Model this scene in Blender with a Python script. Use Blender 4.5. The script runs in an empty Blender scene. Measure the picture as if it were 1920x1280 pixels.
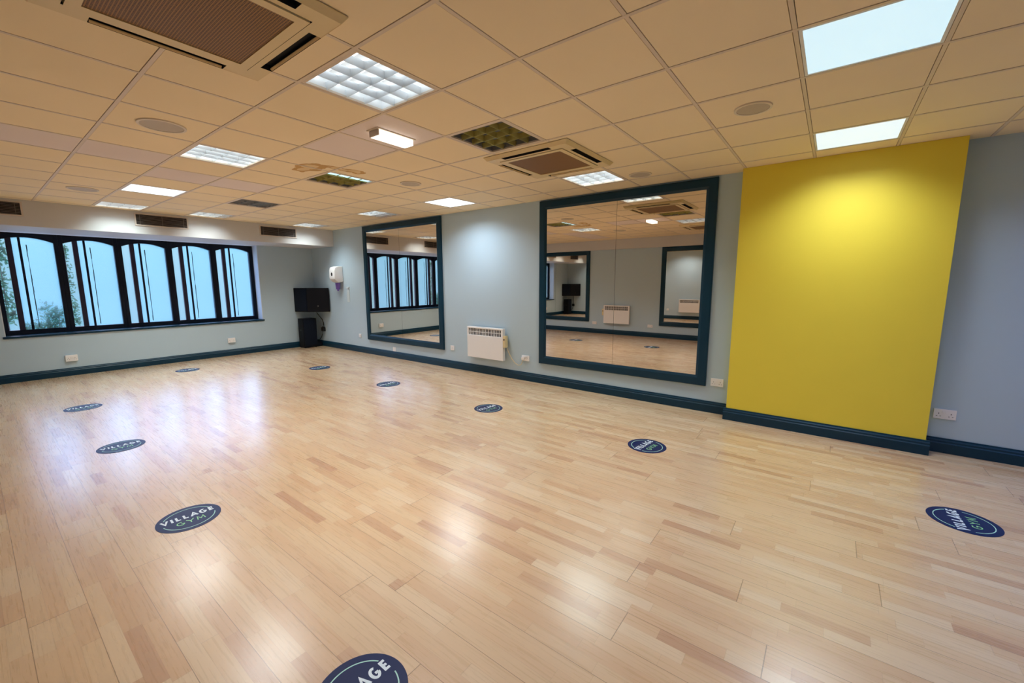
import bpy, bmesh, math, random
from mathutils import Vector, Matrix
random.seed(7)
PI = math.pi
scene = bpy.context.scene
COL = scene.collection

# ------------------------------------------------------------------ room measurements (metres)
CZ = 1.5984            # eye height
HC = 2.7795            # suspended ceiling
YW = 5.388             # wall with the mirrors
XW = -10.409           # wall with the windows
XB = -9.377            # face of the bulkhead over the windows
ZB = 2.411             # underside of that bulkhead
YO = -1.0              # wall opposite the mirrors
XE = 3.9               # end wall behind the eye
YP = 5.2198            # face of the yellow pier
PX0, PX1 = -0.8706, 0.7949
SKH, SKT = 0.136, 0.0268
GX, GY, T = -2.0488, 1.3622, 0.6   # ceiling grid origin and pitch
XF = -10.70            # window frame plane
WY0, WY1, WZ0, WZ1 = 0.315, 4.14, 0.745, 2.411

def cellxy(i, j):      # centre of ceiling cell (i, j)
    return GX - T * (i + 0.5), GY + T * (j + 0.5)

# ------------------------------------------------------------------ materials
def srgb(r, g, b):
    f = lambda c: (c / 255 / 12.92) if c / 255 <= 0.04045 else ((c / 255 + 0.055) / 1.055) ** 2.4
    return (f(r), f(g), f(b), 1.0)

def mat(name, color, rough=0.5, metal=0.0, spec=0.5, emit=None, estr=0.0, coat=0.0, var=0.0, vscale=8.0, bump=0.0, bscale=200.0):
    m = bpy.data.materials.new(name); m.use_nodes = True
    nt = m.node_tree; b = nt.nodes['Principled BSDF']
    if len(color) == 3: color = (*color, 1)
    b.inputs['Base Color'].default_value = color
    b.inputs['Roughness'].default_value = rough
    b.inputs['Metallic'].default_value = metal
    b.inputs['Specular IOR Level'].default_value = spec
    b.inputs['Coat Weight'].default_value = coat
    if emit:
        b.inputs['Emission Color'].default_value = (*emit[:3], 1)
        b.inputs['Emission Strength'].default_value = estr
    if var > 0 or bump > 0:
        tc = nt.nodes.new('ShaderNodeTexCoord')
    if var > 0:
        n = nt.nodes.new('ShaderNodeTexNoise'); n.inputs['Scale'].default_value = vscale; n.inputs['Detail'].default_value = 4
        nt.links.new(tc.outputs['Object'], n.inputs['Vector'])
        mx = nt.nodes.new('ShaderNodeMix'); mx.data_type = 'RGBA'
        mx.inputs['A'].default_value = tuple(c * (1 - var) for c in color[:3]) + (1,)
        mx.inputs['B'].default_value = tuple(min(1, c * (1 + var)) for c in color[:3]) + (1,)
        nt.links.new(n.outputs['Fac'], mx.inputs['Factor']); nt.links.new(mx.outputs['Result'], b.inputs['Base Color'])
    if bump > 0:
        n2 = nt.nodes.new('ShaderNodeTexNoise'); n2.inputs['Scale'].default_value = bscale; n2.inputs['Detail'].default_value = 2
        nt.links.new(tc.outputs['Object'], n2.inputs['Vector'])
        bp = nt.nodes.new('ShaderNodeBump'); bp.inputs['Strength'].default_value = bump; bp.inputs['Distance'].default_value = 0.002
        nt.links.new(n2.outputs['Fac'], bp.inputs['Height']); nt.links.new(bp.outputs['Normal'], b.inputs['Normal'])
    return m

class NT:              # small node-graph helper
    def __init__(s, m): s.t = m.node_tree
    def n(s, typ, **k):
        o = s.t.nodes.new(typ)
        for a, v in k.items(): setattr(o, a, v)
        return o
    def link(s, a, b): s.t.links.new(a, b)
    def math(s, op, a, b=None, c=None):
        o = s.n('ShaderNodeMath', operation=op)
        for i, v in enumerate((a, b, c)):
            if v is None: continue
            if isinstance(v, (int, float)): o.inputs[i].default_value = v
            else: s.link(v, o.inputs[i])
        return o.outputs[0]
    def mix(s, f, a, b, blend='MIX'):
        o = s.n('ShaderNodeMix', data_type='RGBA', blend_type=blend)
        for nm, v in (('Factor', f), ('A', a), ('B', b)):
            if isinstance(v, (int, float)): o.inputs[nm].default_value = v
            elif isinstance(v, tuple): o.inputs[nm].default_value = v
            else: s.link(v, o.inputs[nm])
        return o.outputs['Result']
    def ramp(s, f, stops):
        o = s.n('ShaderNodeValToRGB'); e = o.color_ramp.elements
        while len(e) < len(stops): e.new(0.5)
        for k, (p_, c) in enumerate(stops): e[k].position = p_; e[k].color = c
        s.link(f, o.inputs[0]); return o.outputs[0]

def wood_floor():
    m = bpy.data.materials.new('beech_strip_floor'); m.use_nodes = True
    g = NT(m); b = m.node_tree.nodes['Principled BSDF']
    tc = g.n('ShaderNodeTexCoord'); sp = g.n('ShaderNodeSeparateXYZ'); g.link(tc.outputs['Object'], sp.inputs[0])
    x, y = sp.outputs[0], sp.outputs[1]
    SW = 0.066; BW = SW * 3; BL = 2.2
    # strip (lamella) and board ids
    yr = g.math('DIVIDE', y, SW); row = g.math('FLOOR', yr); fy = g.math('FRACT', yr)
    br = g.math('DIVIDE', y, BW); brow = g.math('FLOOR', br); fby = g.math('FRACT', br)
    w1 = g.n('ShaderNodeTexWhiteNoise', noise_dimensions='1D'); g.link(row, w1.inputs['W'])
    w2 = g.n('ShaderNodeTexWhiteNoise', noise_dimensions='1D'); g.link(g.math('ADD', brow, 77.3), w2.inputs['W'])
    xb = g.math('ADD', g.math('DIVIDE', x, BL), g.math('MULTIPLY', w2.outputs['Value'], 9.0))
    bid = g.math('FLOOR', xb); fbx = g.math('FRACT', xb)
    xs = g.math('ADD', g.math('DIVIDE', x, 0.46), g.math('MULTIPLY', w1.outputs['Value'], 9.0))
    # uneven lamella lengths
    nz = g.n('ShaderNodeTexNoise', noise_dimensions='2D'); nz.inputs['Scale'].default_value = 1.0; nz.inputs['Detail'].default_value = 0
    cv = g.n('ShaderNodeCombineXYZ'); g.link(xs, cv.inputs[0]); g.link(g.math('MULTIPLY', row, 3.7), cv.inputs[1]); g.link(cv.outputs[0], nz.inputs['Vector'])
    xs = g.math('ADD', xs, g.math('MULTIPLY', nz.outputs['Fac'], 0.8))
    sid = g.math('FLOOR', xs); fx = g.math('FRACT', xs)
    cid = g.n('ShaderNodeCombineXYZ'); g.link(sid, cid.inputs[0]); g.link(row, cid.inputs[1]); g.link(bid, cid.inputs[2])
    wn = g.n('ShaderNodeTexWhiteNoise', noise_dimensions='3D'); g.link(cid.outputs[0], wn.inputs['Vector'])
    base = g.ramp(wn.outputs['Value'], [(0.0, FL[0]), (0.12, FL[1]), (0.45, FL[2]), (0.75, FL[3]), (1.0, FL[4])])
    # long grain
    gv = g.n('ShaderNodeCombineXYZ'); g.link(g.math('ADD', g.math('MULTIPLY', x, 2.2), g.math('MULTIPLY', wn.outputs['Value'], 40)), gv.inputs[0])
    g.link(g.math('MULTIPLY', y, 55), gv.inputs[1])
    gn = g.n('ShaderNodeTexNoise'); gn.inputs['Scale'].default_value = 1.6; gn.inputs['Detail'].default_value = 5; gn.inputs['Roughness'].default_value = 0.62
    g.link(gv.outputs[0], gn.inputs['Vector'])
    grain = g.ramp(gn.outputs['Fac'], [(0.30, (0.955, 0.945, 0.935, 1)), (0.66, (1.02, 1.02, 1.02, 1))])
    c = g.mix(1.0, base, grain, 'MULTIPLY')
    # dark streak flecks
    sv = g.n('ShaderNodeCombineXYZ'); g.link(g.math('MULTIPLY', x, 3.0), sv.inputs[0]); g.link(g.math('MULTIPLY', y, 48), sv.inputs[1])
    sn = g.n('ShaderNodeTexNoise'); sn.inputs['Scale'].default_value = 1.0; sn.inputs['Detail'].default_value = 3
    g.link(sv.outputs[0], sn.inputs['Vector'])
    fl = g.ramp(sn.outputs['Fac'], [(0.71, (0, 0, 0, 1)), (0.78, (1, 1, 1, 1))])
    c = g.mix(g.math('MULTIPLY', fl, 0.3), c, srgb(120, 80, 62))
    # worn, washed-out patches
    pn = g.n('ShaderNodeTexNoise'); pn.inputs['Scale'].default_value = 0.7; pn.inputs['Detail'].default_value = 3
    g.link(tc.outputs['Object'], pn.inputs['Vector'])
    pf = g.ramp(pn.outputs['Fac'], [(0.42, (0, 0, 0, 1)), (0.68, (1, 1, 1, 1))])
    c = g.mix(g.math('MULTIPLY', pf, 0.16), c, srgb(214, 196, 182))
    # joints
    def line(f, w):
        return g.math('ADD', g.math('LESS_THAN', f, w), g.math('GREATER_THAN', f, 1 - w))
    strip = g.math('MAXIMUM', line(fy, 0.010), line(fx, 0.0022))
    board = g.math('MAXIMUM', line(fby, 0.0065), line(fbx, 0.0009))
    c = g.mix(g.math('MULTIPLY', strip, 0.30), c, srgb(150, 112, 84))
    c = g.mix(g.math('MULTIPLY', board, 0.62), c, srgb(98, 68, 52))
    g.link(c, b.inputs['Base Color'])
    rr = g.ramp(gn.outputs['Fac'], [(0.3, (0.26, 0.26, 0.26, 1)), (0.7, (0.30, 0.30, 0.30, 1))])
    g.link(rr, b.inputs['Roughness'])
    b.inputs['Specular IOR Level'].default_value = 0.55
    b.inputs['Coat Weight'].default_value = 0.75; b.inputs['Coat Roughness'].default_value = 0.23
    return m

FL = [srgb(196, 152, 118), srgb(214, 174, 134), srgb(219, 182, 142), srgb(222, 188, 148), srgb(228, 198, 162)]

def tile_mat(name, col):
    m = bpy.data.materials.new(name); m.use_nodes = True
    g = NT(m); b = m.node_tree.nodes['Principled BSDF']
    tc = g.n('ShaderNodeTexCoord')
    n = g.n('ShaderNodeTexNoise'); n.inputs['Scale'].default_value = 0.9; n.inputs['Detail'].default_value = 2
    g.link(tc.outputs['Object'], n.inputs['Vector'])
    lo = tuple(c * 0.93 for c in col[:3]) + (1,); hi = tuple(min(1, c * 1.05) for c in col[:3]) + (1,)
    c = g.mix(n.outputs['Fac'], lo, hi)
    # small dark pin marks
    v = g.n('ShaderNodeTexVoronoi'); v.inputs['Scale'].default_value = 2.3
    g.link(tc.outputs['Object'], v.inputs['Vector'])
    c = g.mix(g.math('MULTIPLY', g.math('LESS_THAN', v.outputs['Distance'], 0.018), 0.5), c, srgb(110, 84, 66))
    # brown water stain: a ring joined to a tail
    wv = g.n('ShaderNodeTexNoise'); wv.inputs['Scale'].default_value = 7.0; wv.inputs['Detail'].default_value = 2
    g.link(tc.outputs['Object'], wv.inputs['Vector'])
    vm = g.n('ShaderNodeVectorMath', operation='MULTIPLY_ADD')
    g.link(wv.outputs['Color'], vm.inputs[0]); vm.inputs[1].default_value = (0.16, 0.16, 0); 
    g.link(tc.outputs['Object'], vm.inputs[2])
    sp = g.n('ShaderNodeSeparateXYZ'); g.link(vm.outputs[0], sp.inputs[0])
    def blob(cx, cy, rx, ry):
        dx = g.math('DIVIDE', g.math('SUBTRACT', sp.outputs[0], cx + 0.08), rx); dy = g.math('DIVIDE', g.math('SUBTRACT', sp.outputs[1], cy + 0.08), ry)
        return g.math('SQRT', g.math('ADD', g.math('MULTIPLY', dx, dx), g.math('MULTIPLY', dy, dy)))
    d = blob(-4.44, 2.36, 0.20, 0.13)
    for q in ((-4.27, 2.56, 0.06, 0.20), (-4.25, 2.74, 0.06, 0.14), (-4.58, 2.34, 0.12, 0.08)):
        d = g.math('MINIMUM', d, blob(*q))
    fill = g.math('LESS_THAN', d, 1.0)
    edge = g.math('MULTIPLY', fill, g.math('GREATER_THAN', d, 0.58))
    c = g.mix(g.math('MULTIPLY', fill, 0.5), c, srgb(205, 168, 96))
    c = g.mix(g.math('MULTIPLY', edge, 0.6), c, srgb(186, 132, 52))
    g.link(c, b.inputs['Base Color'])
    b.inputs['Roughness'].default_value = 0.85; b.inputs['Specular IOR Level'].default_value = 0.2
    return m

M = {}
M['floor'] = wood_floor()
M['tile'] = tile_mat('aged_ceiling_tile', srgb(248, 231, 199))
M['tile_new'] = tile_mat('newer_ceiling_tile', srgb(236, 224, 222))
M['tbar'] = mat('ceiling_grid_bar', srgb(224, 208, 190), 0.5)
M['gap_shade'] = mat('ceiling_gap_shade', srgb(92, 70, 56), 0.9)  # dark strips over the tile gaps, gap shade put into their colour
M['wall'] = mat('grey_blue_wall_paint', srgb(182, 202, 217), 0.6, spec=0.3, var=0.015, vscale=1.5)
M['bulk'] = mat('bulkhead_paint', srgb(203, 203, 206), 0.6, spec=0.3, var=0.015, vscale=1.5)
M['reveal'] = mat('white_reveal_paint', srgb(212, 220, 228), 0.55)
M['yellow'] = mat('yellow_wall_paint', srgb(234, 212, 72), 0.5, spec=0.35, var=0.02, vscale=3)
M['navy'] = mat('dark_teal_gloss_paint', srgb(9, 50, 70), 0.36, spec=0.3, var=0.06, vscale=3)
M['frame'] = mat('dark_window_frame_paint', srgb(6, 17, 36), 0.5, spec=0.22)
M['brown'] = mat('brown_stile_paint', srgb(44, 40, 60), 0.5, spec=0.25)
M['greenline'] = mat('dark_green_line', srgb(44, 84, 84), 0.4)
M['white'] = mat('white_plastic', srgb(238, 236, 238), 0.4, var=0.01)
M['offwhite'] = mat('cream_plastic', srgb(228, 208, 162), 0.45, var=0.02, vscale=5)
M['creamlip'] = mat('cream_plastic_lip', srgb(214, 184, 130), 0.45)
M['grille_br'] = None
M['black'] = mat('black_vinyl_cabinet', srgb(7, 8, 16), 0.6, spec=0.2, bump=0.15, bscale=400)
M['blackgrille'] = mat('black_speaker_grille', srgb(6, 14, 30), 0.6, spec=0.2, bump=0.4, bscale=900)
M['rubber'] = mat('black_rubber', srgb(14, 14, 18), 0.6)
M['dark'] = mat('dark_recess', srgb(20, 17, 18), 0.8)
M['grey'] = mat('grey_metal', srgb(128, 122, 118), 0.4, metal=0.4)
M['slat'] = mat('grille_slat_metal', srgb(118, 108, 104), 0.45, metal=0.3)
M['grille_rim'] = mat('grille_rim_paint', srgb(206, 194, 186), 0.5)
M['chrome'] = mat('chrome', (0.8, 0.8, 0.8), 0.15, metal=1)
M['purple'] = mat('purple_bottle_plastic', srgb(112, 84, 170), 0.3)
M['clear'] = mat('pale_acrylic', srgb(206, 216, 222), 0.2)
M['sticker'] = mat('navy_vinyl_sticker', srgb(16, 34, 82), 0.42, spec=0.25, var=0.04, vscale=5)
M['stick_white'] = mat('white_vinyl', srgb(228, 238, 244), 0.4)
M['stick_green'] = mat('pale_green_vinyl', srgb(150, 214, 150), 0.4)
M['stick_ring'] = mat('mint_vinyl', srgb(178, 224, 208), 0.4)
M['mirror'] = mat('mirror_glass', (0.81, 0.745, 0.67), 0.0, metal=1.0)
M['seam'] = mat('mirror_seam', srgb(60, 52, 48), 0.6)
M['alu'] = mat('louvre_aluminium', (0.82, 0.86, 0.90), 0.3, metal=0.45)
M['alu_dim'] = mat('louvre_aluminium_dim', srgb(150, 150, 150), 0.35, metal=0.5)  # darker copy of the louvre metal, dimness of its fixture put into the colour
M['alu_brass'] = mat('louvre_aluminium_brassy', srgb(190, 180, 110), 0.35, metal=0.5)
M['leaf'] = mat('leaf_green', srgb(40, 120, 84), 0.5, var=0.4, vscale=9)
def _leaf(m):
    g = NT(m); b = m.node_tree.nodes['Principled BSDF']; o = m.node_tree.nodes['Material Output']
    tr = g.n('ShaderNodeBsdfTranslucent'); tr.inputs[0].default_value = srgb(70, 170, 120); mx = g.n('ShaderNodeMixShader'); mx.inputs[0].default_value = 0.22
    g.link(b.outputs[0], mx.inputs[1]); g.link(tr.outputs[0], mx.inputs[2]); g.link(mx.outputs[0], o.inputs[0])
_leaf(M['leaf'])
M['stem'] = mat('plant_stem', srgb(64, 62, 50), 0.7)
M['housing'] = mat('luminaire_housing_white', srgb(235, 238, 240), 0.5)
M['housing_unlit'] = mat('luminaire_housing_unlit', srgb(120, 122, 128), 0.5)  # darker copy of the white housing, unlit look put into the colour
M['spk_mesh'] = mat('ceiling_speaker_mesh', srgb(196, 184, 168), 0.6, bump=0.5, bscale=700)
M['spk_rim'] = mat('ceiling_speaker_rim', srgb(228, 216, 198), 0.45)
M['tube_off'] = mat('fluorescent_tube_off', srgb(215, 215, 215), 0.3)
M['roof'] = mat('sky_block_slab', srgb(90, 90, 90), 0.9)
M['outdoor'] = mat('outdoor_paving', srgb(170, 176, 178), 0.9, var=0.1, vscale=2)

def emis(name, col, s, rough=0.5):
    return mat(name, (0.85, 0.87, 0.9), rough, emit=col, estr=s)
M['led'] = emis('led_diffuser_white', (0.93, 0.98, 1.0), 1.6)
M['led_cyan'] = emis('led_diffuser_cyan', (0.46, 0.78, 0.95), 0.80)
M['led_cyan2'] = emis('led_diffuser_pale_cyan', (0.62, 0.83, 0.97), 0.80)
M['tube_on'] = emis('fluorescent_tube_lit', (0.86, 0.96, 1.0), 2.6)
M['tube_on_green'] = emis('fluorescent_tube_lit_green', (0.90, 0.98, 0.96), 5.5)
M['tube_on_blue'] = emis('fluorescent_tube_lit_blue', (0.35, 0.8, 1.0), 1.2)
M['emer'] = emis('emergency_diffuser', (1.0, 0.95, 0.84), 1.7)

def perforated():
    m = bpy.data.materials.new('brown_intake_mesh'); m.use_nodes = True
    g = NT(m); b = m.node_tree.nodes['Principled BSDF']
    tc = g.n('ShaderNodeTexCoord'); sp = g.n('ShaderNodeSeparateXYZ'); g.link(tc.outputs['Object'], sp.inputs[0])
    fx = g.math('FRACT', g.math('DIVIDE', sp.outputs[0], 0.012)); fy = g.math('FRACT', g.math('DIVIDE', sp.outputs[1], 0.012))
    hole = g.math('MULTIPLY', g.math('LESS_THAN', fx, 0.66), g.math('LESS_THAN', fy, 0.66))
    c = g.mix(hole, srgb(158, 112, 54), srgb(60, 38, 14))
    g.link(c, b.inputs['Base Color']); b.inputs['Roughness'].default_value = 0.55
    return m
M['grille_br'] = perforated()

def film(name, col, trans):
    """frosted window film: lets daylight through as a diffuse glow, keeps a faint surface gloss"""
    m = bpy.data.materials.new(name); m.use_nodes = True
    nt = m.node_tree; nt.nodes.clear(); g = NT(m)
    out = g.n('ShaderNodeOutputMaterial')
    tr = g.n('ShaderNodeBsdfTranslucent'); tr.inputs['Color'].default_value = (*col, 1)
    tp = g.n('ShaderNodeBsdfTransparent'); tp.inputs['Color'].default_value = (*col, 1)
    df = g.n('ShaderNodeBsdfDiffuse'); df.inputs['Color'].default_value = (0.5, 0.55, 0.58, 1)
    m1 = g.n('ShaderNodeMixShader'); m1.inputs[0].default_value = trans
    g.link(tr.outputs[0], m1.inputs[1]); g.link(tp.outputs[0], m1.inputs[2])
    m2 = g.n('ShaderNodeMixShader'); m2.inputs[0].default_value = 0.04
    g.link(m1.outputs[0], m2.inputs[1]); g.link(df.outputs[0], m2.inputs[2])
    gl = g.n('ShaderNodeBsdfGlossy'); gl.inputs['Roughness'].default_value = 0.1
    m3 = g.n('ShaderNodeMixShader'); m3.inputs[0].default_value = 0.04
    g.link(m2.outputs[0], m3.inputs[1]); g.link(gl.outputs[0], m3.inputs[2])
    g.link(m3.outputs[0], out.inputs[0])
    return m
M['frost'] = film('frosted_window_film', (0.60, 0.87, 0.94), 0.88)
M['clearpane'] = film('clear_window_glass', (0.80, 0.96, 1.0), 0.95)

# ------------------------------------------------------------------ mesh helpers
class MB:
    def __init__(s, *mats):
        s.bm = bmesh.new(); s.mats = list(mats)
    def _m(s, faces, mi):
        for f in faces: f.material_index = mi
    def box(s, x0, x1, y0, y1, z0, z1, mi=0, bev=0.0):
        v = [s.bm.verts.new((x, y, z)) for x in (x0, x1) for y in (y0, y1) for z in (z0, z1)]
        F = [(0, 1, 3, 2), (4, 6, 7, 5), (0, 4, 5, 1), (2, 3, 7, 6), (0, 2, 6, 4), (1, 5, 7, 3)]
        fs = [s.bm.faces.new([v[k] for k in f]) for f in F]
        s._m(fs, mi)
        if bev > 0:
            es = list({e for f in fs for e in f.edges})
            r = bmesh.ops.bevel(s.bm, geom=es, offset=bev, segments=2, affect='EDGES', profile=0.6, clamp_overlap=True)
            s._m(r['faces'], mi)
        return fs
    def quad(s, pts, mi=0):
        f = s.bm.faces.new([s.bm.verts.new(p) for p in pts]); f.material_index = mi; return f
    def prism(s, poly, z0, z1, mi=0, f=lambda a, b, c: (a, b, c), bev=0.0):
        """poly: 2D outline; extruded from z0 to z1, mapped by f(a, b, c)"""
        A = [s.bm.verts.new(f(a, b, z0)) for a, b in poly]; B = [s.bm.verts.new(f(a, b, z1)) for a, b in poly]
        n = len(poly); fs = [s.bm.faces.new(A[::-1]), s.bm.faces.new(B)]
        fs += [s.bm.faces.new([A[k], A[(k + 1) % n], B[(k + 1) % n], B[k]]) for k in range(n)]
        s._m(fs, mi)
        if bev > 0:
            es = list({e for q in fs for e in q.edges})
            r = bmesh.ops.bevel(s.bm, geom=es, offset=bev, segments=2, affect='EDGES', profile=0.6, clamp_overlap=True)
            s._m(r['faces'], mi)
    def cyl(s, c, r, z0, z1, mi=0, seg=32, axis='z', r2=None):
        r2 = r if r2 is None else r2
        def P(a, rr, h):
            u, w = rr * math.cos(a), rr * math.sin(a)
            if axis == 'z': return (c[0] + u, c[1] + w, c[2] + h)
            if axis == 'y': return (c[0] + u, c[1] + h, c[2] + w)
            return (c[0] + h, c[1] + u, c[2] + w)
        A = [s.bm.verts.new(P(2 * PI * k / seg, r, z0)) for k in range(seg)]
        B = [s.bm.verts.new(P(2 * PI * k / seg, r2, z1)) for k in range(seg)]
        fs = [s.bm.faces.new(A[::-1]), s.bm.faces.new(B)] + [s.bm.faces.new([A[k], A[(k + 1) % seg], B[(k + 1) % seg], B[k]]) for k in range(seg)]
        s._m(fs, mi)
    def ring(s, c, r0, r1, z0, z1, mi=0, seg=48, a0=0.0, a1=2 * PI):
        full = abs(a1 - a0 - 2 * PI) < 1e-6; n = seg if full else seg + 1
        V = []
        for k in range(n):
            a = a0 + (a1 - a0) * k / seg; ca, sa = math.cos(a), math.sin(a)
            V.append([s.bm.verts.new((c[0] + r * ca, c[1] + r * sa, c[2] + z)) for r, z in ((r0, z0), (r1, z0), (r1, z1), (r0, z1))])
        for k in range(seg):
            a, b = V[k], V[(k + 1) % n]
            for q in range(4):
                f = s.bm.faces.new([a[q], b[q], b[(q + 1) % 4], a[(q + 1) % 4]]); f.material_index = mi
        if not full:
            for e in (V[0], V[-1][::-1]): s.bm.faces.new(e).material_index = mi
    def tube(s, pts, r, mi=0, seg=8):
        pts = [Vector(p) for p in pts]; prev = None; rings = []
        for k, p in enumerate(pts):
            d = (pts[min(k + 1, len(pts) - 1)] - pts[max(k - 1, 0)]).normalized()
            u = d.cross(Vector((0, 0, 1))) if abs(d.z) < 0.95 else d.cross(Vector((1, 0, 0)))
            u.normalize(); w = d.cross(u)
            rings.append([s.bm.verts.new(p + r * (math.cos(2 * PI * q / seg) * u + math.sin(2 * PI * q / seg) * w)) for q in range(seg)])
        for a, b in zip(rings, rings[1:]):
            for q in range(seg):
                f = s.bm.faces.new([a[q], a[(q + 1) % seg], b[(q + 1) % seg], b[q]]); f.material_index = mi; f.smooth = True
        s.bm.faces.new(rings[0][::-1]).material_index = mi; s.bm.faces.new(rings[-1]).material_index = mi
    def stroke(s, pts, w, z0, z1, mi=0):
        """flat lettering stroke: thick poly-line with mitred joins, raised from z0 to z1"""
        pts = [Vector((p[0], p[1])) for p in pts]; L, R = [], []
        for k, p in enumerate(pts):
            dirs = []
            if k > 0: dirs.append((p - pts[k - 1]).normalized())
            if k < len(pts) - 1: dirs.append((pts[k + 1] - p).normalized())
            nrm = [Vector((-d.y, d.x)) for d in dirs]
            m = sum(nrm, Vector((0, 0))).normalized(); sc = 1 / max(0.45, m.dot(nrm[0]))
            L.append(p + m * sc * w / 2); R.append(p - m * sc * w / 2)
        for a, b, c, d in zip(L, L[1:], R[1:], R):
            s.prism([tuple(d), tuple(c), tuple(b), tuple(a)], z0, z1, mi)
    def build(s, name, parent=None, smooth=False, loc=None):
        bmesh.ops.recalc_face_normals(s.bm, faces=s.bm.faces)
        me = bpy.data.meshes.new(name); s.bm.to_mesh(me); s.bm.free()
        for m in s.mats: me.materials.append(m)
        if smooth:
            for p_ in me.polygons: p_.use_smooth = True
        o = bpy.data.objects.new(name, me); COL.objects.link(o)
        if parent: o.parent = parent
        if loc: o.location = loc
        return o

def thing(name, label, cat, loc=(0, 0, 0), rz=0.0, group=None):
    o = bpy.data.objects.new(name, None); COL.objects.link(o); o.empty_display_size = 0.1
    o.location = loc; o.rotation_euler = (0, 0, rz)
    o['label'] = label; o['category'] = cat
    if group: o['group'] = group
    return o
def tag(o, label, cat, group=None):
    o['label'] = label; o['category'] = cat
    if group: o['group'] = group
    return o
def struct(o, label=None, cat=None):
    o['kind'] = 'structure'
    if label: o['label'] = label
    if cat: o['category'] = cat
    return o
def empty_struct(name, loc, label, cat, rz=0.0):
    o = bpy.data.objects.new(name, None); COL.objects.link(o); o.location = loc; o.rotation_euler = (0, 0, rz)
    return struct(o, label, cat)
def dup(root, loc, rz, label, group=None):
    """a copy of a thing with copies of its parts and their sub-parts (mesh data shared)"""
    r = root.copy(); COL.objects.link(r); r.location = loc; r.rotation_euler = (0, 0, rz); r['label'] = label
    if group: r['group'] = group
    for ch in list(root.children):
        c = ch.copy(); COL.objects.link(c); c.parent = r
        for gch in list(ch.children):
            d = gch.copy(); COL.objects.link(d); d.parent = c
    return r

# ------------------------------------------------------------------ the setting
b = MB(M['floor']); b.box(XW - 0.35, XE + 0.1, YO - 0.1, YW + 0.1, -0.1, 0.0); struct(b.build('floor'), 'pale beech strip floor', 'floor')

# cells of the ceiling that hold a recessed luminaire
LOUVRE = {(0, 0): 'on', (4, 0): 'on', (11, 0): 'green', (0, 5): 'green', (0, 2): 'brass', (4, 2): 'stained', (8, 2): 'blue', (11, 2): 'half', (11, 5): 'half', (7, 5): 'half2'}
LED = {(8, 0): 'led', (4, 5): 'led', (-4, 2): 'led_cyan', (-4, 5): 'led_cyan2', (-8, 2): 'led_cyan', (-8, 5): 'led_cyan2', (-4, 0): 'led_cyan'}
NEW = {(5, -1), (5, -2), (5, -3), (6, 0), (6, 1), (2, 1), (1, 1)}
I0, I1, J0, J1 = -11, 13, -4, 7
b = MB(M['tile'], M['tile_new'], M['tbar'], M['gap_shade'], M['roof'])
def clipx(x): return max(XB, min(XE, x))
def clipy(y): return max(YO, min(YW, y))
for i in range(I0, I1):
    for j in range(J0, J1):
        if (i, j) in LOUVRE or (i, j) in LED: continue
        x1, x0 = clipx(GX - T * i - 0.0135), clipx(GX - T * (i + 1) + 0.0135)
        y0, y1 = clipy(GY + T * j + 0.0135), clipy(GY + T * (j + 1) - 0.0135)
        if x1 - x0 > 0.03 and y1 - y0 > 0.03:
            b.box(x0, x1, y0, y1, HC + 0.002, HC + 0.02, 1 if (i, j) in NEW else 0)
for i in range(I0, I1 + 1):
    x = GX - T * i
    if XB + 0.03 < x < XE - 0.03:
        b.box(x - 0.010, x + 0.010, YO, YW, HC, HC + 0.012, 2); b.box(x - 0.02, x + 0.02, YO, YW, HC + 0.013, HC + 0.019, 3)
for j in range(J0, J1 + 1):
    y = GY + T * j
    if YO + 0.03 < y < YW - 0.03:
        b.box(XB, XE, y - 0.0105, y + 0.0105, HC - 0.0008, HC + 0.0115, 2); b.box(XB, XE, y - 0.02, y + 0.02, HC + 0.0125, HC + 0.0185, 3)
struct(b.build('ceiling'), 'suspended ceiling of aged cream tiles', 'ceiling')
b = MB(M['roof']); b.box(XW - 0.32, XE + 0.1, YO - 0.1, YW + 0.1, HC + 0.16, HC + 0.26); struct(b.build('sky_block_slab'), 'unseen slab added above the ceiling to block sky light', 'roof')  # unseen slab, added to stop sky light leaking past the ceiling

b = MB(M['wall']); b.box(XW, XE + 0.1, YW, YW + 0.1, 0, HC + 0.16); struct(b.build('wall_mirror'), 'grey-blue wall with the two framed mirrors', 'wall')
b = MB(M['yellow']); b.box(PX0, PX1, YP, YW, 0, HC); struct(b.build('wall_pier'), 'shallow yellow painted pier', 'wall')
b = MB(M['wall'])
b.box(XF - 0.01, XW, YO - 0.1, WY0, 0, HC + 0.16); b.box(XF - 0.01, XW, WY1, YW + 0.1, 0, HC + 0.16)
b.box(XF - 0.01, XW, WY0, WY1, 0, WZ0 - 0.03); b.box(XF - 0.01, XW, WY0, WY1, WZ1 + 0.015, HC + 0.16)
struct(b.build('wall_window'), 'grey-blue wall around the long window', 'wall')
b = MB(M['bulk']); b.box(XW, XB, YO, YW, ZB, HC + 0.16); struct(b.build('wall_bulkhead'), 'boxed bulkhead above the window', 'wall')
b = MB(M['wall']); b.box(XW, XE + 0.1, YO - 0.1, YO, 0, HC + 0.16); struct(b.build('wall_opposite'), 'grey-blue wall seen only in the mirrors', 'wall')
b = MB(M['wall']); b.box(XE, XE + 0.1, YO, YW, 0, HC + 0.16); struct(b.build('wall_end'), 'grey-blue end wall behind the viewpoint', 'wall')
b = MB(M['bulk']); b.box(XB, XE, YO, YO + 0.09, 2.50, HC + 0.0); struct(b.build('wall_downstand'), 'shallow downstand along the far side wall', 'wall')
b = MB(M['reveal'])
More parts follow.
